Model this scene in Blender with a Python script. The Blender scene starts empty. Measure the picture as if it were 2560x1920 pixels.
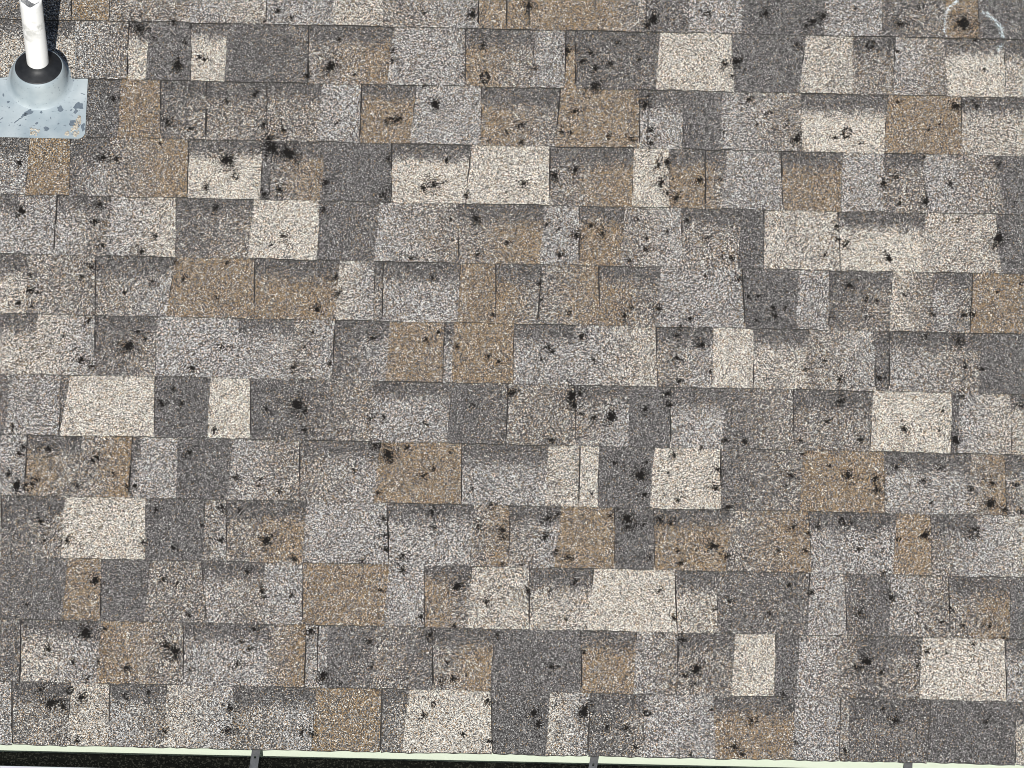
import bpy, bmesh, math, random
from mathutils import Vector, Matrix
random.seed(7)
R = math.radians
scene = bpy.context.scene
COL = scene.collection

# ------------------------------------------------------------------ camera, sky, sun, exposure
PITCH = R(22.6)                       # 5-in-12 roof
ROOF = Matrix.Rotation(PITCH, 4, 'X') # roof frame (u along eave, v up the slope, n normal) -> world
ROOF_I = ROOF.inverted()
F_PX = 11800.0                        # long lens, in pixels of the 2560-wide photograph
CX, CY, DIST, TILT, YAW, ROLL = 0.0, 0.8590, 10.7499, 0.2791, 0.0030, 0.0201
_fw = Vector((math.sin(YAW), math.sin(TILT) * math.cos(YAW), -math.cos(TILT) * math.cos(YAW)))
_r = _fw.cross(Vector((0, math.cos(TILT), math.sin(TILT)))).normalized()
_u = _r.cross(_fw)
_r2 = math.cos(ROLL) * _r + math.sin(ROLL) * _u
_u2 = -math.sin(ROLL) * _r + math.cos(ROLL) * _u
CAM = Vector((CX, CY, 0)) - _fw * DIST

cam = bpy.data.cameras.new('camera')
cam.sensor_width = 36.0
cam.lens = 36.0 * F_PX / 2560.0
cam.clip_start = 0.1
cam.clip_end = 500
camo = bpy.data.objects.new('camera', cam)
COL.objects.link(camo)
mw = Matrix((_r2, _u2, -_fw)).transposed().to_4x4()
mw.translation = CAM
camo.matrix_world = ROOF @ mw
scene.camera = camo

SUN_EL, SUN_AZ = R(38.0), R(5.0)      # sun stands out beyond the eave, a little to the left
to_sun = Vector((-math.sin(SUN_AZ) * math.cos(SUN_EL), -math.cos(SUN_AZ) * math.cos(SUN_EL), math.sin(SUN_EL)))
world = bpy.data.worlds.new('World')
scene.world = world
world.use_nodes = True
wn = world.node_tree.nodes
sky = wn.new('ShaderNodeTexSky')
sky.sky_type = 'NISHITA'
sky.sun_disc = False
sky.sun_elevation = SUN_EL
sky.sun_rotation = R(180) + SUN_AZ
wn['Background'].inputs['Strength'].default_value = 0.05
world.node_tree.links.new(sky.outputs[0], wn['Background'].inputs['Color'])
sun = bpy.data.lights.new('sun', 'SUN')
sun.energy = 4.8
sun.angle = R(0.5)
sun.color = (1.0, 0.975, 0.935)
suno = bpy.data.objects.new('sun', sun)
COL.objects.link(suno)
suno.rotation_euler = (-to_sun).to_track_quat('-Z', 'Y').to_euler()
suno.location = to_sun * 20

vs = scene.view_settings
vs.view_transform = 'Standard'
vs.look = 'None'
vs.exposure = 0.0
vs.gamma = 1.0
vs.use_curve_mapping = False
scene.cycles.filter_width = 0.9
scene.cycles.max_bounces = 6


def roof_uv(x, y, n=0.0):
    """where the sight line through photograph pixel (x, y) meets the roof plane lifted by n"""
    d = _fw + _r2 * ((x - 1280) / F_PX) - _u2 * ((y - 960) / F_PX)
    k = (n - CAM.z) / d.z
    q = CAM + d * k
    return q.x, q.y


# ------------------------------------------------------------------ materials
def new_mat(name):
    m = bpy.data.materials.new(name)
    m.use_nodes = True
    nt = m.node_tree
    return m, nt, nt.nodes['Principled BSDF']


class N:
    """little helper to wire nodes"""
    def __init__(s, nt):
        s.nt = nt

    def put(s, sock, v):
        if isinstance(v, bpy.types.NodeSocket):
            s.nt.links.new(v, sock)
        elif v is not None:
            sock.default_value = v

    def math(s, op, a, b=None, c=None, clamp=False):
        n = s.nt.nodes.new('ShaderNodeMath')
        n.operation = op
        n.use_clamp = clamp
        for i, v in enumerate((a, b, c)):
            if v is not None:
                s.put(n.inputs[i], v)
        return n.outputs[0]

    def mix(s, f, a, b):
        n = s.nt.nodes.new('ShaderNodeMix')
        n.data_type = 'RGBA'
        s.put(n.inputs[0], f)
        s.put(n.inputs[6], a)
        s.put(n.inputs[7], b)
        return n.outputs[2]

    def noise(s, vec, scale, detail=3, rough=0.5):
        n = s.nt.nodes.new('ShaderNodeTexNoise')
        n.inputs['Scale'].default_value = scale
        n.inputs['Detail'].default_value = detail
        n.inputs['Roughness'].default_value = rough
        if vec:
            s.put(n.inputs['Vector'], vec)
        return n.outputs['Fac']

    def voronoi(s, vec, scale, feature='F1', dims='3D'):
        n = s.nt.nodes.new('ShaderNodeTexVoronoi')
        n.voronoi_dimensions = dims
        n.feature = feature
        n.inputs['Scale'].default_value = scale
        s.put(n.inputs['Vector'], vec)
        return n

    def ramp(s, v, a, b):
        n = s.nt.nodes.new('ShaderNodeMapRange')
        n.inputs['From Min'].default_value = a
        n.inputs['From Max'].default_value = b
        s.put(n.inputs['Value'], v)
        return n.outputs[0]

    def sep(s, c):
        n = s.nt.nodes.new('ShaderNodeSeparateColor')
        s.put(n.inputs[0], c)
        return n.outputs

    def attr(s, name):
        n = s.nt.nodes.new('ShaderNodeAttribute')
        n.attribute_name = name
        return n

    def uv(s):
        n = s.nt.nodes.new('ShaderNodeUVMap')
        n.uv_map = 'UVMap'
        return n.outputs[0]

    def obj(s):
        return s.nt.nodes.new('ShaderNodeTexCoord').outputs['Object']

    def scale(s, v, f):
        n = s.nt.nodes.new('ShaderNodeVectorMath')
        n.operation = 'SCALE'
        s.put(n.inputs[0], v)
        s.put(n.inputs['Scale'], f)
        return n.outputs[0]

    def bump(s, h, strength, dist):
        n = s.nt.nodes.new('ShaderNodeBump')
        n.inputs['Strength'].default_value = strength
        n.inputs['Distance'].default_value = dist
        s.put(n.inputs['Height'], h)
        return n.outputs[0]


def granule_material():
    """mineral granules: each Voronoi cell is one chip, pale, tan or charcoal; the shingle's
    colour blend (vertex attribute 'blend') sets how many of each there are"""
    m, nt, bs = new_mat('mineral_granules')
    n = N(nt)
    uv = n.uv()
    at = n.attr('blend')
    frac = n.sep(at.outputs['Color'])
    dark_level = at.outputs['Alpha']
    v1 = n.voronoi(uv, 1 / 0.0028, dims='2D')
    rnd = n.sep(v1.outputs['Color'])
    v2 = n.voronoi(uv, 1 / 0.0022, dims='2D')
    rn2 = n.sep(v2.outputs['Color'])
    cloud = n.noise(uv, 34, 4, 0.6)
    worn = n.noise(uv, 9, 3, 0.55)
    pick = n.math('ADD', n.math('MULTIPLY', rnd[0], 0.42), n.math('MULTIPLY', rn2[0], 0.58))
    # the sum of two dice bunches in the middle: spread it out again
    pick = n.ramp(pick, 0.10, 0.90)
    shift = n.math('ADD', n.math('MULTIPLY', n.math('SUBTRACT', cloud, 0.5), 0.12),
                   n.math('MULTIPLY', n.math('SUBTRACT', worn, 0.5), 0.26))
    pick = n.math('ADD', pick, n.math('MULTIPLY', shift, n.math('ADD', n.math('MULTIPLY', frac[0], 0.9), 0.25)))
    light = n.ramp(n.math('SUBTRACT', frac[0], pick), -0.06, 0.06)
    tan = n.math('LESS_THAN', rn2[1], n.math('DIVIDE', frac[1], n.math('SUBTRACT', 1.02, frac[0])))
    val = n.math('ADD', 0.60, n.math('MULTIPLY', rnd[2], 0.95))
    pale = n.mix(frac[2], (0.535, 0.537, 0.525, 1), (0.635, 0.605, 0.535, 1))
    rust = n.math('GREATER_THAN', rn2[2], 0.80)
    pale = n.mix(n.math('MULTIPLY', rust, 0.55), pale, (0.48, 0.29, 0.14, 1))
    dk = n.math('MULTIPLY', dark_level, n.math('ADD', 0.10, n.math('MULTIPLY', n.math('POWER', rn2[2], 2.0), 0.50)))
    darkc = n.nt.nodes.new('ShaderNodeCombineColor')
    n.put(darkc.inputs[0], n.math('MULTIPLY', dk, 1.02))
    n.put(darkc.inputs[1], n.math('MULTIPLY', dk, 0.98))
    n.put(darkc.inputs[2], n.math('MULTIPLY', dk, 0.95))
    base = n.mix(tan, darkc.outputs[0], (0.265, 0.184, 0.103, 1))
    colr = n.mix(light, base, pale)
    # asphalt in the chinks between chips
    chink = n.ramp(v2.outputs['Distance'], 0.36, 0.70)
    colr = n.mix(n.math('MULTIPLY', chink, 0.8), colr, (0.022, 0.021, 0.022, 1))
    vm = n.nt.nodes.new('ShaderNodeVectorMath')
    vm.operation = 'SCALE'
    n.put(vm.inputs[0], colr)
    n.put(vm.inputs['Scale'], val)
    n.put(bs.inputs['Base Color'], vm.outputs[0])
    bs.inputs['Roughness'].default_value = 0.85
    bs.inputs['Specular IOR Level'].default_value = 0.3
    h = n.math('SUBTRACT', n.math('MULTIPLY', rn2[0], 0.8), v2.outputs['Distance'])
    n.put(bs.inputs['Normal'], n.bump(h, 0.55, 0.0012))
    return m


def asphalt_material():
    m, nt, bs = new_mat('asphalt_edge')
    n = N(nt)
    f = n.noise(n.obj(), 300, 2)
    n.put(bs.inputs['Base Color'], n.mix(f, (0.012, 0.011, 0.011, 1), (0.06, 0.055, 0.05, 1)))
    bs.inputs['Roughness'].default_value = 0.8
    return m


def spot_material():
    m, nt, bs = new_mat('black_spot_crust')
    n = N(nt)
    f = n.noise(n.obj(), 420, 2)
    n.put(bs.inputs['Base Color'], n.mix(f, (0.004, 0.004, 0.004, 1), (0.022, 0.020, 0.018, 1)))
    bs.inputs['Roughness'].default_value = 0.9
    bs.inputs['Specular IOR Level'].default_value = 0.15
    return m


def simple(name, c1, c2, scale, rough=0.5, metal=0.0, bump=0.0, spec=0.5):
    m, nt, bs = new_mat(name)
    n = N(nt)
    f = n.noise(n.obj(), scale, 5, 0.6)
    n.put(bs.inputs['Base Color'], n.mix(n.ramp(f, 0.3, 0.7), (*c1, 1), (*c2, 1)))
    bs.inputs['Roughness'].default_value = rough
    bs.inputs['Metallic'].default_value = metal
    bs.inputs['Specular IOR Level'].default_value = spec
    if bump:
        n.put(bs.inputs['Normal'], n.bump(f, bump, 0.002))
    return m


def pipe_material():
    m, nt, bs = new_mat('white_pvc')
    n = N(nt)
    o = n.obj()
    f = n.noise(o, 26, 5, 0.6)
    g = n.noise(o, 11, 3, 0.5)
    smear = n.math('MULTIPLY', n.ramp(f, 0.52, 0.60), n.ramp(g, 0.50, 0.58))
    n.put(bs.inputs['Base Color'], n.mix(n.math('MULTIPLY', smear, 0.75), (0.86, 0.86, 0.85, 1), (0.46, 0.46, 0.44, 1)))
    bs.inputs['Roughness'].default_value = 0.4
    return m


def flashing_material():
    m, nt, bs = new_mat('painted_galvanised_steel')
    n = N(nt)
    o = n.obj()
    cl = n.noise(o, 14, 3, 0.5)
    a = n.mix(n.ramp(cl, 0.3, 0.72), (0.30, 0.365, 0.405, 1), (0.50, 0.555, 0.575, 1))
    fl = n.noise(o, 150, 4, 0.65)
    fz = n.noise(o, 24, 2, 0.5)
    chips = n.math('MULTIPLY', n.ramp(fl, 0.62, 0.70), n.ramp(fz, 0.42, 0.55))
    scr = n.nt.nodes.new('ShaderNodeMapping')
    n.put(scr.inputs[0], o)
    scr.inputs['Rotation'].default_value = (0, 0, R(35))
    scr.inputs['Scale'].default_value = (60, 320, 200)
    sc = n.noise(scr.outputs[0], 1.0, 3, 0.6)
    chips = n.math('MAXIMUM', chips, n.math('MULTIPLY', n.ramp(sc, 0.66, 0.70), 0.8))
    n.put(bs.inputs['Base Color'], n.mix(chips, a, (0.115, 0.145, 0.18, 1)))
    bs.inputs['Roughness'].default_value = 0.5
    bs.inputs['Metallic'].default_value = 0.15
    n.put(bs.inputs['Normal'], n.bump(cl, 0.2, 0.004))
    return m


M_GRAN = granule_material()
M_ASPH = asphalt_material()
M_SPOT = spot_material()
M_WOOD = simple('roofing_felt', (0.014, 0.013, 0.013), (0.03, 0.028, 0.027), 60, 0.9)
M_PIPE = pipe_material()
M_RUBB = simple('black_rubber', (0.010, 0.011, 0.013), (0.026, 0.028, 0.031), 60, 0.55, bump=0.2)
M_FLASH = flashing_material()
M_BARE = simple('bare_steel', (0.10, 0.13, 0.165), (0.15, 0.185, 0.22), 180, 0.6, 0.1)
M_SEAL = simple('aged_sealant', (0.66, 0.62, 0.54), (0.24, 0.20, 0.15), 160, 0.8, bump=0.5)
M_GUTT = simple('pale_green_gutter_paint', (0.66, 0.73, 0.60), (0.70, 0.76, 0.64), 20, 0.45)
M_GOUT = simple('white_gutter_enamel', (0.74, 0.76, 0.82), (0.80, 0.81, 0.85), 20, 0.35)
M_HANG = simple('zinc_strap', (0.145, 0.15, 0.155), (0.23, 0.235, 0.24), 120, 0.5, 0.25)
M_CHALK = simple('blue_white_chalk', (0.62, 0.76, 0.84), (0.82, 0.90, 0.93), 200, 0.95)
M_LAWN = simple('lawn_grass', (0.035, 0.06, 0.018), (0.075, 0.11, 0.035), 3, 0.9, bump=0.5)


def grit_shade_material():  # loose granules, coloured near black to paint in the trough's shade
    m, nt, bs = new_mat('granules_painted_shade')
    n = N(nt)
    v = n.voronoi(n.obj(), 1 / 0.003)
    r = n.sep(v.outputs['Color'])
    n.put(bs.inputs['Base Color'], n.mix(n.math('GREATER_THAN', r[0], 0.8), (0.012, 0.011, 0.010, 1), (0.10, 0.09, 0.08, 1)))
    bs.inputs['Roughness'].default_value = 0.95
    return m


M_GRIT_SHADE = grit_shade_material()


# ------------------------------------------------------------------ object helpers
def empty(name, loc=(0, 0, 0), rot=None, label=None, cat=None, size=0.2):
    o = bpy.data.objects.new(name, None)
    o.empty_display_size = size
    o.location = loc
    if rot:
        o.rotation_euler = rot
    COL.objects.link(o)
    if label:
        o['label'] = label
    if cat:
        o['category'] = cat
    return o


def link_mesh(name, verts, faces, mats, parent=None, loc=(0, 0, 0), smooth=False, matidx=None):
    me = bpy.data.meshes.new(name)
    me.from_pydata(verts, [], faces)
    for m in (mats if isinstance(mats, (list, tuple)) else [mats]):
        me.materials.append(m)
    if matidx:
        me.polygons.foreach_set('material_index', matidx)
    if smooth:
        me.polygons.foreach_set('use_smooth', [True] * len(me.polygons))
    me.update()
    o = bpy.data.objects.new(name, me)
    o.location = loc
    COL.objects.link(o)
    if parent:
        o.parent = parent
    return o


def box_mesh(x0, x1, y0, y1, z0, z1):
    v = [(x0, y0, z0), (x1, y0, z0), (x1, y1, z0), (x0, y1, z0), (x0, y0, z1), (x1, y0, z1), (x1, y1, z1), (x0, y1, z1)]
    f = [(3, 2, 1, 0), (4, 5, 6, 7), (0, 1, 5, 4), (1, 2, 6, 5), (2, 3, 7, 6), (3, 0, 4, 7)]
    return v, f


# ------------------------------------------------------------------ setting: ground far below
gv, gf = [], []
link_mesh('ground', [(-200, -200, -3.2), (200, -200, -3.2), (200, 200, -3.2), (-200, 200, -3.2)], [(0, 1, 2, 3)], M_LAWN)['kind'] = 'structure'

# ------------------------------------------------------------------ the roof
roof = empty('shingle_roof', (0, 0, 0), (PITCH, 0, 0),
             'weathered asphalt shingle roof slope in mottled charcoal, tan, grey and cream with black spots', 'roof')
E = 0.143                              # exposure of a course
U0, U1, VTOP = -2.7, 2.7, 3.9
v_, f_ = box_mesh(U0, U1, 0.040, VTOP, -0.020, -0.0012)
link_mesh('roof_deck', v_, f_, M_WOOD, roof)
# fascia hangs plumb under the deck edge (built in the roof's own frame)
fv, ff = box_mesh(U0, U1, 0.040, 0.060, -0.16, -0.012)
fo = link_mesh('fascia_board', [tuple(ROOF_I @ Vector(v)) for v in fv], ff, M_GUTT, roof)

# blends: share of pale chips, share of tan chips, warmth of the pale chips, level of the dark chips
BL = {'C': (0.66, 0.08, 0.85, 0.55), 'H': (0.53, 0.10, 0.75, 0.50), 'L': (0.44, 0.06, 0.08, 0.52), 'M': (0.32, 0.12, 0.55, 0.46),
      'B': (0.20, 0.46, 0.80, 0.52), 'D': (0.06, 0.02, 0.1, 0.49), 'K': (0.16, 0.07, 0.4, 0.44)}
BAND = (0.075, 0.04, 0.35, 0.40)

# Courses measured from the photograph, top to bottom: (left edge at the top of the tab, at its butt, blend).
# two letters: the blend drifts from the first to the second; v: recessed tab with the dark granule band; s: open joint at its left edge
ROWS = [
 [(-60,-60,'K'),(62,62,'Ms'),(179,178,'Bs'),(273,273,'Ms'),(474,474,'LH'),(665,665,'Ls'),(834,834,'H'),(960,957,'MLs'),(1195,1195,'Bs'),(1267,1265,'Bs'),(1322,1322,'Bs'),(1488,1488,'BM'),(1615,1615,'Ks'),(1722,1720,'L'),(1851,1855,'D'),(2064,2060,'L'),(2205,2205,'KM'),(2361,2363,'B'),(2441,2449,'D')],
 [(-60,-60,'Hv'),(188,188,'LM'),(322,318,'Cvs'),(376,365,'D'),(477,476,'Cvs'),(570,561,'DK'),(770,769,'MBvs'),(986,967,'L'),(1163,1163,'BMvs'),(1339,1325,'L'),(1415,1410,'Bvs'),(1437,1438,'Kvs'),(1651,1639,'C'),(1829,1834,'D'),(2014,1998,'H'),(2130,2130,'Mv'),(2238,2232,'LM'),(2358,2369,'Cv'),(2512,2510,'Hvs')],
 [(-60,-60,'Mv'),(215,215,'Dv'),(304,293,'B'),(401,400,'KMvs'),(516,513,'Mvs'),(666,666,'Mvs'),(806,794,'L'),(904,897,'Bvs'),(1041,1025,'L'),(1201,1201,'BMvs'),(1399,1388,'Bs'),(1597,1598,'Lvs'),(1621,1618,'Lvs'),(1708,1705,'Ds'),(1805,1801,'LM'),(2002,2005,'Cv'),(2219,2208,'B'),(2401,2404,'Hvs')],
 [(-60,-60,'MLv'),(76,63,'B'),(175,172,'KLvs'),(275,263,'MB'),(470,468,'Cvs'),(656,651,'D'),(678,673,'MBvs'),(812,803,'D'),(978,977,'Cvs'),(1177,1163,'Cs'),(1374,1374,'MBvs'),(1585,1579,'C'),(1672,1671,'Bv'),(1763,1762,'BMvs'),(1817,1806,'L'),(1952,1955,'Bvs'),(2107,2101,'L'),(2209,2210,'Mv'),(2308,2318,'LM'),(2486,2512,'D')],
 [(-60,-60,'Lv'),(45,45,'L'),(143,133,'LMvs'),(278,266,'LH'),(440,437,'KMvs'),(633,620,'C'),(799,792,'DKs'),(948,935,'LM'),(1146,1146,'MBvs'),(1362,1349,'L'),(1446,1446,'Bvs'),(1560,1551,'ML'),(1702,1705,'Mvs'),(1856,1843,'D'),(1909,1907,'Hs'),(2094,2099,'Cvs'),(2313,2305,'H'),(2489,2503,'D')],
 [(-60,-60,'Hv'),(73,61,'M'),(237,237,'MLvs'),(440,414,'B'),(635,635,'Bvs'),(848,837,'HL'),(934,934,'Mvs'),(957,954,'Lvs'),(1151,1143,'B'),(1239,1238,'BMvs'),(1354,1342,'MBs'),(1496,1497,'BMvs'),(1652,1641,'L'),(1854,1861,'Ds'),(1997,1991,'L'),(2073,2069,'KMvs'),(2231,2222,'HM'),(2332,2330,'LMv'),(2431,2423,'Bs')],
 [(-60,-60,'Hv'),(95,78,'HL'),(237,237,'KMvs'),(396,388,'L'),(596,596,'Lvs'),(736,727,'ML'),(837,829,'KLvs'),(976,964,'B'),(1110,1106,'Lvs'),(1136,1129,'B'),(1284,1283,'Lvs'),(1440,1432,'LH'),(1639,1643,'MLvs'),(1785,1780,'C'),(1883,1882,'Hvs'),(2021,2015,'ML'),(2183,2188,'Kvs'),(2223,2222,'LMvs'),(2455,2446,'D')],
 [(-60,-60,'K'),(27,14,'L'),(152,146,'Ks'),(176,149,'C'),(386,385,'Ds'),(528,519,'C'),(625,626,'DKs'),(745,740,'KM'),(932,931,'Lv'),(1130,1117,'DK'),(1269,1263,'Ms'),(1435,1438,'MLvs'),(1577,1568,'D'),(1675,1675,'Lvs'),(1814,1808,'KM'),(1981,1985,'Mvs'),(2182,2175,'C'),(2379,2376,'Ds'),(2398,2394,'LH'),(2527,2526,'Hvs')],
 [(-60,-60,'L'),(68,61,'BMvs'),(207,188,'MB'),(329,321,'KLvs'),(352,346,'L'),(443,440,'D'),(583,567,'LM'),(748,747,'MLvs'),(951,935,'B'),(1152,1153,'Lvs'),(1373,1363,'H'),(1449,1446,'Cs'),(1497,1494,'D'),(1636,1624,'C'),(1800,1801,'KMs'),(2007,1998,'B'),(2208,2211,'Lvs'),(2425,2419,'MB'),(2510,2516,'MLvs')],
 [(-60,-60,'L'),(3,3,'KMvs'),(162,152,'C'),(363,363,'Ds'),(512,505,'ML'),(565,564,'MBvs'),(766,756,'L'),(968,970,'Lvs'),(1184,1175,'MB'),(1272,1272,'MLvs'),(1404,1386,'B'),(1535,1536,'Ds'),(1634,1634,'Bvs'),(1827,1814,'MB'),(2020,2027,'Lvs'),(2243,2232,'B'),(2324,2329,'MLvs'),(2442,2434,'LH')],
 [(-60,-60,'KD'),(171,154,'B'),(254,250,'Ds'),(376,360,'M'),(503,515,'LMvs'),(665,655,'L'),(757,756,'Bs'),(973,960,'L'),(1059,1060,'BMvs'),(1179,1168,'H'),(1322,1322,'Hvs'),(1484,1468,'C'),(1686,1692,'Hvs'),(1795,1792,'K'),(2023,2016,'Ls'),(2111,2115,'KDs'),(2227,2222,'LM'),(2370,2372,'MBvs'),(2527,2522,'D')],
 [(-60,-60,'MK'),(52,49,'HLvs'),(254,240,'BM'),(457,458,'Lvs'),(673,664,'MB'),(764,761,'Ls'),(796,790,'Ls'),(819,817,'DK'),(938,930,'MK'),(1078,1082,'MBvs'),(1237,1226,'D'),(1451,1453,'Bvs'),(1592,1584,'LM'),(1694,1692,'Mvs'),(1838,1828,'C'),(1938,1935,'Ds'),(1998,1990,'LM'),(2142,2142,'KMv'),(2306,2296,'C'),(2510,2515,'Lvs')],
 [(-60,-60,'HL'),(30,31,'Mvs'),(179,168,'H'),(276,269,'LMvs'),(417,410,'HL'),(583,583,'MLv'),(790,779,'B'),(955,950,'KMvs'),(1022,1005,'C'),(1227,1230,'Ds'),(1374,1364,'HL'),(1474,1468,'KMvs'),(1614,1607,'L'),(1783,1788,'Bv'),(1988,1980,'L'),(2100,2097,'Ms'),(2122,2121,'Kv'),(2326,2316,'Ds'),(2535,2537,'Hvs')],
]
RIGHT_END = 2625
PLACED = []        # (course, uL_top, uL_butt, uR_top, uR_butt, recessed) for setting spots on the surface


def blend_at(code, s):
    k = [c for c in code if c in BL]
    a, b = BL[k[0]], BL[k[-1]]
    return [a[i] * (1 - s) + b[i] * s for i in range(4)]


def heights(rec):
    return (0.0060, 0.0010) if rec else (0.0086, 0.0034)


def tab_mesh(uLt, uLb, uRt, uRb, v0, code, rng, fine=True, bandk=None):
    """one tab of a shingle: a tapered slab, its weather edge ragged, side walls of bare asphalt"""
    rec = 'v' in code
    zb, zt = heights(rec)
    zb += rng.uniform(-0.0004, 0.0005)
    gap = 0.0021 if 's' in code else 0.0002
    uLt += gap
    uLb += gap
    w = max(uRt - uLt, uRb - uLb)
    nu = max(2, int(round(w / 0.014))) if fine else 2
    tb = 1 - rng.uniform(0.20, 0.29)
    ts = [0, 0.22, 0.5, tb - 0.14, tb - 0.03, tb + 0.07, 1.0, 1.09] if rec else [0, 0.3, 0.65, 1.0, 1.09]
    off = [rng.uniform(-0.05, 0.05) for _ in range(4)]
    tiltn = rng.uniform(-0.0012, 0.0012)
    verts, cols, uvs, faces, mi = [], [], [], [], []
    colj = [rng.uniform(-0.035, 0.035) for _ in range(nu + 1)]
    for j, t in enumerate(ts):
        for i in range(nu + 1):
            s = i / nu
            uL = uLb + (uLt - uLb) * min(t, 1.0)
            uR = uRb + (uRt - uRb) * min(t, 1.0)
            u = uL + (uR - uL) * s
            tt = t
            v = v0 + E * t
            if j == 0:
                v += rng.uniform(-0.0016, 0.0012) + tiltn * (s - 0.5) * 2
            elif rec and 3 <= j <= 5:
                v += colj[i] * E
            if i in (0, nu) and 0 < j < len(ts) - 1:
                u += rng.uniform(-0.0015, 0.0015)
            z = zb + (zt - zb) * t
            verts.append((u, v, z))
            uvs.append((u + 20.0, v + 5.0))
            c = blend_at(code, max(0, min(1, (s - 0.5) * 1.6 + 0.5)))
            c = [c[0] * (1 + off[0]) + rng.uniform(-.03, .03), max(0.01, c[1] * (1 + off[1] * 2)), c[2] + off[2], c[3] * (1 + off[3])]
            if rec:
                k = 0.0 if j <= 3 else (0.42 if j == 4 else (0.88 if j == 5 else 1.0))
                c = [c[q] * (1 - k) + BAND[q] * k for q in range(4)]
            cols.append([max(0.0, min(1.0, x)) for x in c])
    W = nu + 1
    nt_ = len(ts)
    for j in range(nt_ - 1):
        for i in range(nu):
            a = j * W + i
            faces.append((a, a + 1, a + 1 + W, a + W))
            mi.append(0)
    # walls
    loop = [i for i in range(W)] + [j * W + nu for j in range(1, nt_)] + [(nt_ - 1) * W + i for i in range(nu - 1, -1, -1)] + [j * W for j in range(nt_ - 2, 0, -1)]
    base = len(verts)
    for q in loop:
        x = verts[q]
        verts.append((x[0], x[1], -0.001))
        uvs.append(uvs[q])
        cols.append(cols[q])
    L = len(loop)
    for q in range(L):
        a, b = loop[q], loop[(q + 1) % L]
        faces.append((a, base + q, base + (q + 1) % L, b))
        mi.append(1)
    return verts, faces, mi, cols, uvs


def make_tab_object(name, data, parent, loc):
    verts, faces, mi, cols, uvs = data
    lx, ly, lz = loc
    verts = [(x - lx, y - ly, z - lz) for x, y, z in verts]
    o = link_mesh(name, verts, faces, [M_GRAN, M_ASPH], parent, loc, matidx=mi)
    me = o.data
    ca = me.color_attributes.new('blend', 'FLOAT_COLOR', 'POINT')
    ca.data.foreach_set('color', [x for c in cols for x in c])
    ul = me.uv_layers.new(name='UVMap')
    li = [0] * len(me.loops)
    me.loops.foreach_get('vertex_index', li)
    ul.data.foreach_set('uv', [x for i in li for x in uvs[i]])
    return o


rng = random.Random(41)
YL = [-98, 45, 196, 346, 487, 638, 785, 936, 1086, 1238, 1392, 1547, 1700, 1862]
YR = [-46, 101, 244, 386, 535, 685, 833, 987, 1141, 1293, 1440, 1601, 1757, 1916]


def edge_y(k, x):
    return YL[k] + (YR[k] - YL[k]) * x / 2560.0


frame_right = {}
for k, row in enumerate(ROWS):
    v0 = (12 - k) * E
    bounds = []
    for x in row + [(RIGHT_END, RIGHT_END, '')]:
        ut = roof_uv(x[0], edge_y(k, x[0]))[0]
        ub = roof_uv(x[1], edge_y(k + 1, x[1]))[0]
        bounds.append((ut, ub))
    frame_right[k] = (bounds[0], bounds[-1])
    for i, (xt, xb, code) in enumerate(row):
        (a, b), (c, d) = bounds[i], bounds[i + 1]
        data = tab_mesh(a, b, c, d, v0, code, rng)
        PLACED.append((k, a, b, c, d, 'v' in code))
        make_tab_object('shingle', data, roof, ((a + b + c + d) / 4, v0 + E / 2, 0.0))

# the same roof goes on outside the picture: one joined part
mass = [[], [], [], [], []]


def add_mass(d):
    n0 = len(mass[0])
    mass[0].extend(d[0])
    mass[1].extend(tuple(q + n0 for q in f) for f in d[1])
    for i in (2, 3, 4):
        mass[i].extend(d[i])


def fill(ua, ub, v0):
    u = ua
    alt = 0
    while u < ub - 0.02:
        w = rng.choice((0.08, 0.12, 0.15, 0.18, 0.2))
        e = min(ub, u + w)
        if ub - e < 0.04:
            e = ub
        code = rng.choice('CLLMMBBDK') + ('v' if alt else '') + ('s' if rng.random() < 0.4 else '')
        add_mass(tab_mesh(u, u, e, e, v0, code, rng, fine=False))
        alt = 1 - alt
        u = e


for k in range(13):
    (a, b), (c, d) = frame_right[k]
    fill(U0, min(a, b) - 0.0005, (12 - k) * E)
    fill(max(c, d) + 0.0005, U1, (12 - k) * E)
for k in range(-13, 0):
    fill(U0, U1, (12 - k) * E)
o = make_tab_object('shingle_field', tuple(mass), roof, (0, 1.5, 0))
o['kind'] = 'stuff'
# starter strip under the first course
v_, f_ = box_mesh(U0, U1, 0.004, 0.16, -0.0012, 0.0006)
link_mesh('starter_strip', v_, f_, M_ASPH, roof)


def surface_z(u, v):
    k = 12 - int(math.floor(v / E))
    t = v / E - math.floor(v / E)
    for (kk, a, b, c, d, rec) in PLACED:
        if kk != k:
            continue
        l = b + (a - b) * t
        r = d + (c - d) * t
        if l <= u <= r:
            zb, zt = heights(rec)
            return zb + (zt - zb) * t
    return 0.0086


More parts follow.
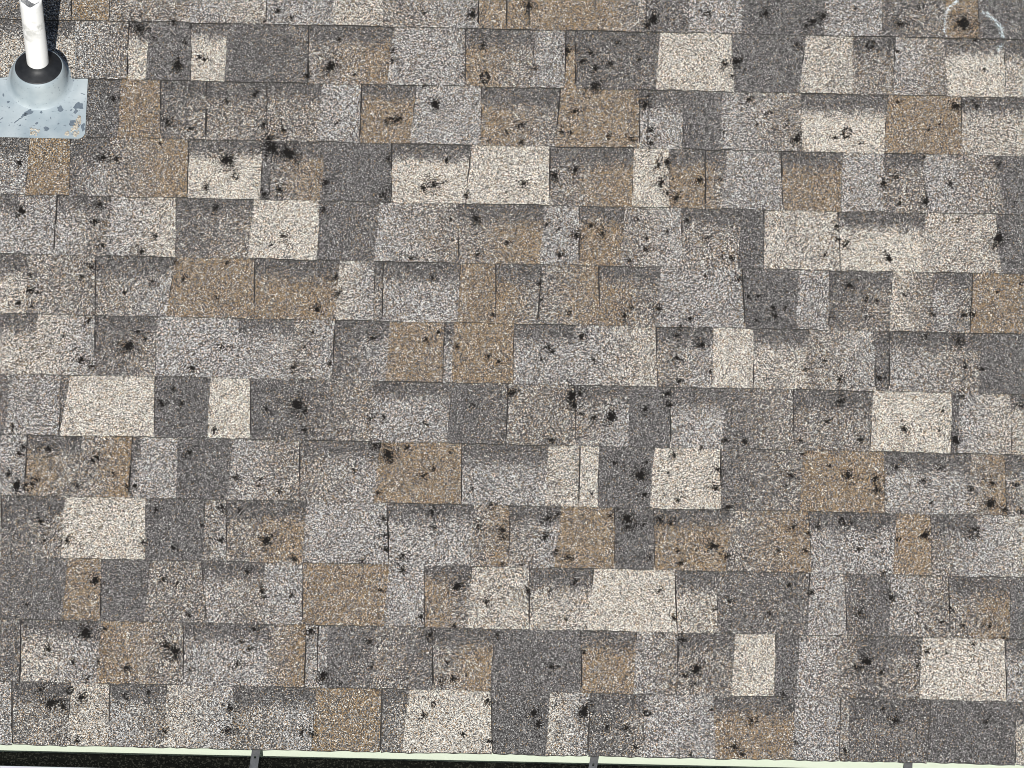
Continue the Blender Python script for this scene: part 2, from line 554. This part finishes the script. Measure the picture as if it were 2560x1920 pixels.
# ------------------------------------------------------------------ black spots (x, y, radius) in photograph pixels
SPOTS = """347,72,24;434,56,10;445,166,20;463,107,10;511,149,10;498,142,9;385,93,8;285,246,12;419,304,16;474,321,10;257,393,20;292,399,12;567,399,27;515,469,15;399,359,6;49,408,12;566,252,11;636,237,8;590,440,11
695,29,10;728,45,9;660,56,8;1181,38,22;1061,35,8;827,165,22;886,187,6;766,191,9;981,127,11;981,152,8;1207,114,14;1213,194,18;1156,191,7;1090,262,18;994,299,18;973,304,12;844,308,9;709,325,12;659,311,14;672,349,20;678,370,26;721,382,26;971,399,10;813,456,16;1085,463,22;1060,471,15;1117,399,12;1221,353,6;1265,330,6;698,474,16;643,231,8;848,98,8;1060,215,7
1322,16,20;1634,52,20;1620,65,10;1546,106,12;1477,133,14;1454,156,14;1488,169,12;1524,159,12;1598,148,10;1488,217,25;1769,32,11;1914,35,18;1841,156,22;1812,162,15;1830,191,8;1417,127,16;1338,171,9;1438,278,13;1305,311,14;1303,356,10;1613,263,22;1627,327,13;1578,347,10;1404,330,8;1427,333,7;1872,249,15;1893,312,7;1438,424,17;1387,440,20;1668,405,16;1645,414,13;1310,461,14;1653,460,20;1749,451,17;1916,286,7;1801,445,8;1627,359,12;1809,330,8;1520,341,7
2137,23,6;2299,20,8;2059,43,18;2030,55,16;2015,66,10;2409,61,30;2250,62,16;1992,113,14;2175,111,13;2243,129,8;2458,171,7;1992,350,17;2088,344,9;2117,333,17;2151,359,8;2389,266,17;2441,263,12;2245,255,7;2322,325,8;2348,311,6;2209,460,17;2238,440,11;2377,460,11;1929,284,7;1966,315,5;2311,393,6;2496,411,12;2438,98,10
55,528,14;43,541,7;249,510,13;237,554,13;257,616,12;541,518,13;389,591,10;356,630,13;229,668,13;203,693,8;382,704,10;460,697,10;541,745,7;567,659,7;75,688,6;78,726,14;95,732,8;46,758,9;81,768,5;312,732,8;323,865,20;221,804,13;344,830,10;203,900,17;229,917,12;480,923,13;553,869,12;362,847,8;159,842,5;437,656,7
662,487,12;958,489,18;1167,489,11;811,523,15;709,591,13;680,614,7;1126,547,9;1191,549,20;1268,607,10;1195,636,11;792,775,13;847,735,13;840,693,10;1080,694,10;1233,787,8;1065,850,10;782,831,7;932,845,12;761,870,7;1143,866,8;735,920,11;1221,891,9;1247,905,9;1097,831,7;825,911,9;1028,648,9
1367,561,9;1441,590,20;1396,573,6;1400,639,13;1477,564,11;1506,584,14;1595,549,9;1616,625,13;1574,654,9;1717,549,10;1769,594,11;1830,646,11;1806,642,7;1691,494,15;1668,484,11;1668,581,7;1616,596,8;1349,709,9;1355,749,6;1422,784,7;1579,769,8;1561,790,13;1647,772,15;1726,798,13;1846,698,11;1870,743,9;1896,743,8;1890,801,8;1763,691,8;1454,842,16;1370,868,13;1381,879,11;1352,899,6;1484,902,7;1700,818,9;1754,862,18;1691,839,11;1694,897,13;1775,928,7;1697,954,10
2313,506,17;2250,506,9;2536,506,7;2114,612,15;2094,599,8;2091,564,9;2221,645,13;2397,549,7;2496,596,20;2487,616,13;2062,638,8;2123,711,15;2166,746,11;2192,752,8;1934,769,11;1963,769,8;1937,792,9;2073,795,8;2169,795,7;2261,737,9;2334,787,11;2409,787,11;2432,787,11;2493,732,5;2556,709,8;2062,902,9;2397,853,17;2311,842,8;2412,917,11;2455,923,9;2099,949,15;2198,946,13;2015,923,8
32,1068,9;434,972,9;405,1009,12;454,1009,8;535,1076,11;121,1122,15;231,1152,10;243,1145,14;283,1183,7;46,1134,11;58,1118,9;23,1186,14;43,1215,18;72,1217,14;93,1200,10;194,1217,8;472,1131,15;590,1194,13;336,1215,9;318,1220,8;555,1270,14;550,1351,12;168,1353,14;110,1351,10;101,1304,11;359,1356,11;391,1275,11;434,1371,9;599,1275,8;619,1429,13;506,1313,7
744,1012,22;764,1029,12;666,1024,10;926,1050,11;961,1044,9;1065,1061,8;1181,1012,10;1275,983,10;761,1076,11;938,1113,15;970,1134,20;976,1151,10;1019,1119,11;1126,1131,5;886,1177,8;1059,1191,11;1085,1171,9;944,1235,9;1181,1222,8;652,1200,8;647,1217,7;698,1229,7;1227,1262,10;958,1297,12;964,1339,8;965,1374,11;1195,1316,15;1087,1319,8;666,1351,17;738,1400,11;1007,1391,13;906,1405,10;1007,1426,15;1256,1325,15;1259,1345,13;1256,1411,8;1080,1281,13
1283,983,14;1428,992,20;1451,982,10;1433,1015,15;1454,1035,9;1485,1045,11;1529,1041,22;1613,1024,13;1668,985,12;1673,1012,12;1378,1102,13;1861,1105,13;1812,1102,9;1754,1121,7;1535,1157,10;1616,1158,9;1601,1189,21;1610,1238,13;1795,1174,14;1791,1222,15;1685,1139,13;1669,1183,5;1480,1235,8;1694,1252,10;1821,1270,14;1370,1296,15;1396,1284,8;1364,1342,16;1390,1377,10;1419,1394,15;1569,1298,21;1569,1319,13;1610,1310,9;1650,1298,15;1676,1307,11;1624,1394,9;1783,1365,19;1814,1394,12;1694,1378,9;1702,1407,9;1526,1290,9;1305,1414,5
2102,1003,16;2068,1055,11;2151,1099,12;2261,1073,16;2357,1028,8;2348,1076,6;2390,1102,16;2403,992,10;2001,1102,8;2554,1015,9;2007,1136,8;2120,1191,19;2189,1197,14;2192,1226,16;2241,1168,11;2351,1171,11;2308,1200,13;2328,1257,6;2426,1223,11;2481,1209,12;2475,1261,18;2510,1275,10;2539,1212,9;2554,1281,9;1978,1189,14;1966,1215,6;2073,1165,7;1984,1319,13;2044,1316,9;2105,1304,11;2128,1307,8;2313,1339,14;2435,1333,17;2247,1349,7;2146,1374,12;1946,1377,7;2014,1378,9;2021,1333,8;2209,1434,9
237,1452,15;67,1512,8;408,1449,11;443,1459,9;474,1541,10;214,1582,22;121,1622,12;263,1573,6;414,1614,16;437,1628,20;246,1654,7;318,1671,13;182,1657,9;217,1697,8;593,1661,10;603,1605,7;622,1622,9;474,1674,8;127,1758,18;156,1764,14;205,1745,17;101,1724,10;176,1726,11;370,1729,8;411,1829,12;567,1828,17;576,1773,15;191,1854,13;315,1741,8;636,1573,9
656,1478,12;730,1489,8;662,1495,8;1143,1466,17;952,1475,8;1054,1544,10;775,1579,19;1074,1588,13;1135,1564,9;1216,1504,13;808,1689,16;850,1710,5;924,1605,11;1117,1657,9;1132,1697,13;1100,1703,8;1245,1588,10;756,1831,11;782,1836,11;1219,1752,13;1083,1761,8;1158,1836,9;1059,1790,12;1221,1854,9;929,1669,7
1319,1476,12;1374,1479,6;1436,1456,11;1647,1479,10;1685,1547,10;1824,1504,10;1789,1524,6;1416,1550,7;1708,1599,11;1740,1674,18;1711,1689,12;1737,1709,8;1378,1669,12;1459,1631,6;1335,1784,17;1347,1813,14;1459,1781,22;1566,1822,13;1517,1819,10;1618,1784,10;1587,1868,10;1835,1868,13;1856,1886,12;1726,1888,9;1778,1776,6;1879,1802,11
1973,1463,9;2028,1483,11;1925,1536,8;2230,1495,15;2149,1533,15;2293,1533,7;2406,1563,10;2474,1566,12;2510,1594,8;2353,1556,6;2167,1654,18;2142,1672,13;2318,1629,11;2295,1667,8;2205,1682,9;2366,1634,6;2432,1611,8;2238,1800,16;2207,1773,7;2467,1805,10;2112,1878,11;1988,1853,5;2376,1521,9;1958,1737,8"""
STRONG = {(2409, 61), (1992, 350), (2389, 266), (55, 528), (827, 165), (1634, 52), (2390, 1102), (323, 865), (237, 1452),
          (1090, 262), (678, 370), (721, 382), (567, 399), (970, 1134), (744, 1012), (1459, 1781), (214, 1582), (1241, 590),
          (2313, 1339), (1143, 1466), (2167, 1654), (808, 1689), (1740, 1674), (2496, 596), (2221, 645), (445, 166), (1529, 1041),
          (1428, 992), (1601, 1189), (1569, 1298), (43, 1215), (792, 775), (2475, 1261), (666, 1351), (437, 1628), (127, 1758)}
srng = random.Random(5)
MMPX = 0.00093


def flake(verts, faces, u, v, z, r, rg, flat=0.0006):
    n0 = len(verts)
    a0 = rg.uniform(0, 6.28)
    n = 5
    st = rg.uniform(0.5, 1.0)
    ang = rg.uniform(0, 3.14)
    for i in range(n):
        a = a0 + i * 2 * math.pi / n
        rr = r * rg.uniform(0.6, 1.25)
        x, y = rr * math.cos(a), rr * st * math.sin(a)
        verts.append((u + x * math.cos(ang) - y * math.sin(ang), v + x * math.sin(ang) + y * math.cos(ang), z + rg.uniform(-0.0003, 0.0003)))
    verts.append((u, v, z + flat))
    for i in range(n):
        faces.append((n0 + i, n0 + (i + 1) % n, n0 + n))


def spot_geometry(x, y, r, strong):
    u0, v0 = roof_uv(x, y, 0.004)
    rm = r * MMPX * 1.18
    verts, faces = [], []
    arms = [srng.uniform(0, 6.28) for _ in range(srng.randint(3, 6))]
    n = int(16 + (rm * 1000) ** 2 * (0.85 if strong else 0.55))
    el = srng.uniform(0.65, 1.0)
    ea = srng.uniform(0, 3.14)
    ring = srng.random() < 0.05 and not strong
    for i in range(n):
        if srng.random() < 0.15:
            a = srng.choice(arms) + srng.gauss(0, 0.16)
            d = rm * (srng.random() ** 0.8) * 1.4
        else:
            a = srng.uniform(0, 6.28)
            d = rm * abs(srng.gauss(0, 0.40 if srng.random() < 0.5 else 0.80))
        if ring:
            d = rm * (0.65 + srng.gauss(0, 0.16))
        x_, y_ = d * math.cos(a), d * math.sin(a) * el
        u = u0 + x_ * math.cos(ea) - y_ * math.sin(ea)
        v = v0 + x_ * math.sin(ea) + y_ * math.cos(ea)
        if v < 0.003:
            continue
        fr = srng.uniform(0.0008, 0.0019) * (1.25 if (strong and d < rm * 0.5) else 1.0)
        flake(verts, faces, u, v, surface_z(u, v) + srng.uniform(0.0004, 0.0011), fr, srng)
    return (u0, v0), verts, faces


sp = []
for tok in SPOTS.replace('\n', ';').split(';'):
    a, b, c = (int(q) for q in tok.split(','))
    sp.append((c + srng.random() * 0.5, a, b, c))
sp.sort(reverse=True)
rest_v, rest_f = [], []
for i, (_, x, y, r) in enumerate(sp):
    (u0, v0), verts, faces = spot_geometry(x, y, r, (x, y) in STRONG)
    if i < 296:
        o = link_mesh('black_spot', [(p[0] - u0, p[1] - v0, p[2]) for p in verts], faces, M_SPOT, roof, (u0, v0, 0))
    else:
        n0 = len(rest_v)
        rest_v += verts
        rest_f += [tuple(q + n0 for q in f) for f in faces]
# pin-head specks scattered between the larger spots
for i in range(900):
    x, y = srng.uniform(0, 2560), srng.uniform(0, 1850)
    if x < 260 and y < 360:
        continue
    u, v = roof_uv(x, y, 0.004)
    for q in range(srng.randint(1, 4)):
        a, b = u + srng.gauss(0, 0.0022), v + srng.gauss(0, 0.0022)
        flake(rest_v, rest_f, a, b, surface_z(a, b) + 0.0006, srng.uniform(0.0006, 0.0013), srng)
o = link_mesh('small_black_spots', rest_v, rest_f, M_SPOT, roof)
o['kind'] = 'stuff'

# ------------------------------------------------------------------ chalk ring round the black spot, upper right
cv, cf = [], []
crng = random.Random(3)


def chalk_path(pts, dens, wid):
    for (a, b) in zip(pts[:-1], pts[1:]):
        L = math.hypot(b[0] - a[0], b[1] - a[1])
        for i in range(int(L * dens)):
            s = crng.random()
            x = a[0] + (b[0] - a[0]) * s + crng.gauss(0, wid)
            y = a[1] + (b[1] - a[1]) * s + crng.gauss(0, wid * 0.6)
            u, v = roof_uv(x, y, 0.004)
            flake(cv, cf, u, v, surface_z(u, v) + crng.uniform(0.0005, 0.0011), crng.uniform(0.0006, 0.0014), crng, 0.0003)


chalk_path([(2430, -42), (2410, -20), (2394, 2), (2383, 11), (2371, 22), (2366, 36)], 2.2, 3.0)
chalk_path([(2366, 36), (2363, 52), (2361, 75), (2367, 93)], 1.1, 3.0)
chalk_path([(2458, 30), (2472, 40), (2486, 51), (2497, 66), (2503, 80), (2507, 98)], 2.4, 3.4)
chalk_path([(2505, 108), (2499, 117), (2495, 130)], 1.6, 3.4)
chalk_path([(2482, 145), (2474, 163), (2468, 175)], 0.6, 7)
chalk_path([(2430, -42), (2452, -52), (2480, -45), (2505, -25)], 1.6, 3)
cm = link_mesh('chalk_mark', cv, cf, M_CHALK, roof)
cm['label'] = 'broken ring of pale blue-white chalk drawn around a round black spot'

# ------------------------------------------------------------------ plumbing vent: pipe, rubber collar, steel flashing
def world_pt(x, y, n=0.0):
    u, v = roof_uv(x, y, n)
    return ROOF @ Vector((u, v, n))


VB = world_pt(99, 214)
vent = empty('vent_pipe', VB, None, 'white plastic vent pipe in a black rubber collar on a pale blue-grey steel flashing', 'vent pipe')


def vloc(u, v, n):                     # roof-frame point -> vent frame
    return ROOF @ Vector((u, v, n)) - VB


def lathe(rings):
    v, f = [], []
    k = len(rings[0])
    for r in rings:
        v.extend(r)
    for j in range(len(rings) - 1):
        for i in range(k):
            a, b = j * k + i, j * k + (i + 1) % k
            f.append((a, b, b + k, a + k))
    return v, f


SEG = 64
ub, vb_ = roof_uv(99, 214)


def ring_roof(r, n, dv=0.0):
    return [tuple(vloc(ub + r * math.cos(t), vb_ + dv + r * math.sin(t), n)) for t in (2 * math.pi * i / SEG for i in range(SEG))]


H_TOP = 0.064
TOPC = Vector((0.0015, 0.000, H_TOP))


def ring_flat(r, c, dz=0.0):
    return [(c.x + r * math.cos(t), c.y + r * math.sin(t), c.z + dz) for t in (2 * math.pi * i / SEG for i in range(SEG))]


def lerp_ring(a, b, s, bulge=0.0):
    out = []
    for p, q in zip(a, b):
        out.append(tuple(p[i] * (1 - s) + q[i] * s for i in range(3)))
    return out


# plate: rounded rectangle lying on course 2 and running up under course 1
pl, pr_ = ub - 0.112, roof_uv(216, 270, 0.006)[0]
vbot = roof_uv(120, 346, 0.007)[1]
vtop = vbot + 0.30
verts, faces = [], []
rad = 0.017
outline = []
for cx_, cy_, a0 in ((pr_ - rad, vbot + rad, -90), (pr_ - 0.003, vtop - 0.003, 0), (pl + 0.003, vtop - 0.003, 90), (pl + rad, vbot + rad, 180)):
    rr = rad if cy_ < vbot + 0.1 else 0.003
    for i in range(7):
        t = R(a0 + i * 15)
        outline.append((cx_ + rr * math.cos(t), cy_ + rr * math.sin(t)))


def plate_n(v):
    s = (v - vbot) / E
    return 0.0100 - 0.0066 * s if s < 1 else 0.0034 - 0.0030 * min(1, s - 1)


bm = bmesh.new()
vk = vbot + E
k_ = next(i for i, (u, v) in enumerate(outline) if v > vk)
right_x, left_x = pr_, pl
outline = outline[:k_] + [(right_x, vk)] + outline[k_:k_ + 14] + [(left_x, vk)] + outline[k_ + 14:]
top = [bm.verts.new(vloc(u, v, plate_n(v))) for u, v in outline]
low = [bm.verts.new(vloc(u, v, plate_n(v) - 0.0012)) for u, v in outline]
iR, iL = k_, k_ + 15
bm.faces.new(top[iR:iL + 1])
bm.faces.new(top[iL:] + top[:iR + 1])
for i in range(len(top)):
    j = (i + 1) % len(top)
    bm.faces.new((top[i], low[i], low[j], top[j]))
me = bpy.data.meshes.new('flashing')
bm.to_mesh(me)
bm.free()
me.materials.append(M_FLASH)
fl = bpy.data.objects.new('flashing', me)
COL.objects.link(fl)
fl.parent = vent
# the bell
rb0 = ring_roof(0.077, 0.0042, 0.008)
rb1 = ring_roof(0.0690, 0.0085, 0.010)
rb2 = ring_roof(0.0655, 0.018, 0.011)
rt = ring_flat(0.0572, TOPC)
mid = [lerp_ring(rb2, rt, s) for s in (0.33, 0.66)]
bulged = []
for s, ring in zip((0.33, 0.66), mid):
    c = Vector((sum(p[0] for p in ring) / SEG, sum(p[1] for p in ring) / SEG, sum(p[2] for p in ring) / SEG))
    bulged.append([tuple(c + (Vector(p) - c) * (1.03 if s > 0.5 else 1.025)) for p in ring])
rt2 = ring_flat(0.0556, TOPC, 0.0012)
rt3 = ring_flat(0.0535, TOPC, 0.0002)
rt4 = ring_flat(0.0490, TOPC, -0.006)
v_, f_ = lathe([rb0, rb1, rb2] + bulged + [rt, rt2, rt3, rt4])
bell = link_mesh('flashing_bell', v_, f_, M_FLASH, fl, smooth=True)
# rubber collar
PR = 0.0255
lean = Vector((-0.004, 0.0, 0.0))
rings = [ring_flat(0.0548, TOPC, -0.003), ring_flat(0.0543, TOPC, 0.0016), ring_flat(0.0520, TOPC, 0.0030), ring_flat(0.0400, TOPC, 0.0062), ring_flat(0.0320, TOPC, 0.0105),
         ring_flat(0.0272, TOPC, 0.0160), ring_flat(0.0262, TOPC, 0.0200), ring_flat(PR + 0.0002, TOPC, 0.0205), ring_flat(PR + 0.0001, TOPC, 0.0120)]
v_, f_ = lathe(rings)
link_mesh('rubber_collar', v_, f_, M_RUBB, vent, smooth=True)
# pipe, cut rough at the top
PH = 0.230
prng = random.Random(9)
rough = [0.004 * math.sin(2 * math.pi * i / SEG * 2 + 1.1) + 0.0022 * math.sin(2 * math.pi * i / SEG * 5) + prng.uniform(-.0005, .0005) for i in range(SEG)]


def pring(r, h, rg=False):
    c = TOPC + lean * (h / 0.24)
    pts = ring_flat(r, c, h)
    if rg:
        pts = [(p[0], p[1], p[2] + rough[i]) for i, p in enumerate(pts)]
    return pts


v_, f_ = lathe([pring(PR, -0.05), pring(PR, 0.06), pring(PR, 0.13), pring(PR, PH - 0.012), pring(PR, PH, True), pring(PR - 0.0022, PH + 0.0006, True),
                pring(PR - 0.0036, PH, True), pring(PR - 0.0036, 0.05), pring(PR - 0.0036, -0.05)])
link_mesh('pipe', v_, f_, M_PIPE, vent, smooth=True)
# bare patches where the paint has come off, and dabs of old sealant over the nails
brng = random.Random(21)


def patch(pts_px, n):
    out = []
    for x, y in pts_px:
        u, v = roof_uv(x, y, n)
        out.append(tuple(vloc(u, v, plate_n(v) + 0.0004)))
    return out




def add_patch(cx_, cy_, rx, ry, ang, k=14):
    pts = []
    for i in range(k):
        t = 2 * math.pi * i / k
        rr = brng.uniform(0.55, 1.15)
        x, y = rx * rr * math.cos(t), ry * rr * math.sin(t)
        a = R(ang)
        pts.append((cx_ + x * math.cos(a) - y * math.sin(a), cy_ + x * math.sin(a) + y * math.cos(a)))
    # photograph y runs down the slope: reverse for an upward face
    link_mesh('bare_patch', list(reversed(patch(pts, 0.007))), [tuple(range(k))], M_BARE, fl)


for a in ((71, 281, 15, 8, -22), (79, 267, 6, 7, 0), (60, 288, 12, 3.5, -30), (150, 272, 8, 8, 10), (197, 265, 13, 11, -15), (189, 279, 7, 6, -30),
          (188, 309, 15, 10, 10), (207, 318, 6, 12, 0), (116, 323, 8, 6, 0), (103, 281, 3.5, 4, 0), (8, 237, 3, 5, 10), (21, 255, 5, 3, -20), (42, 303, 14, 1.6, -38),
          (52, 296, 7, 1.5, -20), (23, 269, 2, 3, 0), (92, 309, 4, 4, 0), (150, 221, 7, 8, 0), (156, 214, 5, 10, 10), (178, 275, 4, 1.8, -35), (127, 295, 1.5, 4, -10),
          (146, 310, 4, 1.5, -30), (50, 314, 4, 2, -30), (207, 234, 6, 1.3, 15), (4, 297, 6, 1.6, -35), (166, 238, 4, 2, -30), (90, 249, 2, 2, 0), (139, 251, 2, 3, 0)):
    add_patch(*a)


def dab(cx_, cy_, parts):
    v, f = [], []
    for (dx, dy, r) in parts:
        for q in range(26):
            a, d = brng.uniform(0, 6.28), r * math.sqrt(brng.random())
            u, w = roof_uv(cx_ + dx + d * math.cos(a), cy_ + dy + d * math.sin(a), 0.008)
            n0 = len(v)
            rr = brng.uniform(0.0014, 0.0030)
            h = plate_n(w) + 0.0006
            k = 6
            for i in range(k):
                t = 2 * math.pi * i / k
                v.append(tuple(vloc(u + rr * math.cos(t) * brng.uniform(.7, 1.2), w + rr * math.sin(t) * brng.uniform(.7, 1.2), h)))
            v.append(tuple(vloc(u, w, h + brng.uniform(0.0008, 0.0028))))
            for i in range(k):
                f.append((n0 + i, n0 + (i + 1) % k, n0 + k))
    link_mesh('sealant_dab', v, f, M_SEAL, fl)


dab(87, 329, [(0, 0, 13)])
dab(190, 318, [(4, -14, 8), (0, 0, 7), (-3, 13, 11), (-22, 17, 5), (8, -24, 4)])

# ------------------------------------------------------------------ gutter along the eave
SLOPE = math.atan2(0.0085, 2.4)
gut = empty('gutter', (0, 0, -0.0070), (0, SLOPE, 0), 'pale green metal rain gutter with a white front lip under the shingle edge', 'gutter')
# profile in (Y, Z): back wall, floor, front, lip with its hem turned inwards
prof = [(0.034, 0.004), (0.034, -0.098), (-0.028, -0.098), (-0.036, -0.092), (-0.056, -0.060), (-0.081, -0.030), (-0.081, -0.0015), (-0.079, 0.000), (-0.0555, 0.000), (-0.0542, -0.0012), (-0.0542, -0.008)]
TH = 0.0009


def offset_profile(p, d):
    out = []
    for i, (y, z) in enumerate(p):
        a = p[max(0, i - 1)]
        b = p[min(len(p) - 1, i + 1)]
        ty, tz = b[0] - a[0], b[1] - a[1]
        l = math.hypot(ty, tz)
        out.append((y - tz / l * d, z + ty / l * d))
    return out


outer = offset_profile(prof, TH)
k = len(prof)
verts, faces = [], []
xs = [U0, U1]
for x in xs:
    verts += [(x, y, z) for y, z in prof]
    verts += [(x, y, z) for y, z in outer]
midx = []
for i in range(k - 1):
    faces.append((i, i + 1, 2 * k + i + 1, 2 * k + i))
    midx.append(0 if i < 5 else 1)
    faces.append((k + i + 1, k + i, 3 * k + i, 3 * k + i + 1))
    midx.append(0 if i < 1 else 1)
faces.append((0, 2 * k, 3 * k, k))
midx.append(0)
faces.append((k - 1, 2 * k - 1, 4 * k - 1, 3 * k - 1))
midx.append(1)
link_mesh('trough', verts, faces, [M_GUTT, M_GOUT], gut, matidx=midx)
# washed-off granules; sheet raised and blackened to stand in for the trough's shade
gr = random.Random(12)
sv, sf = [], []
NX, NY = 260, 6
for i in range(NX + 1):
    for j in range(NY + 1):
        sv.append((U0 + 0.01 + (U1 - U0 - 0.02) * i / NX, 0.0325 - 0.066 * j / NY, -0.0755 - 0.10 * 0.066 * j / NY + gr.uniform(0, 0.003)))
for i in range(NX):
    for j in range(NY):
        a = i * (NY + 1) + j
        sf.append((a, a + 1, a + NY + 2, a + NY + 1))
o = link_mesh('sediment_painted_shade', sv, sf, M_GRIT_SHADE, gut)
o['kind'] = 'stuff'


def hanger(u, skew, wid=0.0185, hole=True):
    """strap from the back wall to the lip, folded edges, a slot near the front"""
    y0, y1 = 0.033, -0.056
    z = -0.0045
    L = y0 - y1
    ys = [0, 0.48, 0.56, 1.0]
    xs_ = [-wid / 2, -0.0022, 0.0022, wid / 2]
    v, f = [], []
    for lvl in (0, -0.0012):
        for t in ys:
            for x in xs_:
                yy = y0 - L * t
                v.append((x + skew * (L * t - 0.033), yy, z + lvl))
    for lvl in (0, 1):
        for j in range(3):
            for i in range(3):
                if hole and i == 1 and j == 1:
                    continue
                a = lvl * 16 + j * 4 + i
                q = (a, a + 4, a + 5, a + 1)
                f.append(q if lvl == 0 else tuple(reversed(q)))
    ring = [0, 1, 2, 3, 7, 11, 15, 14, 13, 12, 8, 4]
    for q in range(12):
        a, b = ring[q], ring[(q + 1) % 12]
        f.append((a, b, b + 16, a + 16))
    # turned-up flanges along both edges
    for s in (-1, 1):
        n0 = len(v)
        for t in (0, 1.0):
            yy = y0 - L * t
            xc = s * wid / 2 + skew * (L * t - 0.033)
            for dx, dz in ((0, 0.0), (-s * 0.0014, 0.0), (-s * 0.0014, 0.0026), (0, 0.0026)):
                v.append((xc + dx, yy, z + dz + 0.00005))
        for i in range(4):
            j = (i + 1) % 4
            f.append((n0 + i, n0 + j, n0 + 4 + j, n0 + 4 + i))
        f.append((n0 + 3, n0 + 2, n0 + 1, n0))
        f.append((n0 + 4, n0 + 5, n0 + 6, n0 + 7))
    o = link_mesh('hanger_strap', v, f, M_HANG, gut, (u, 0, 0))
    return o


for x, y, sk in ((639, 1885, -0.07), (1486, 1898, -0.15), (2272, 1914, -0.08)):
    u = roof_uv(x, y)[0]
    hanger(u, sk)
for u in (-1.47, 1.76, -2.25, 2.5):
    hanger(u, 0.03)
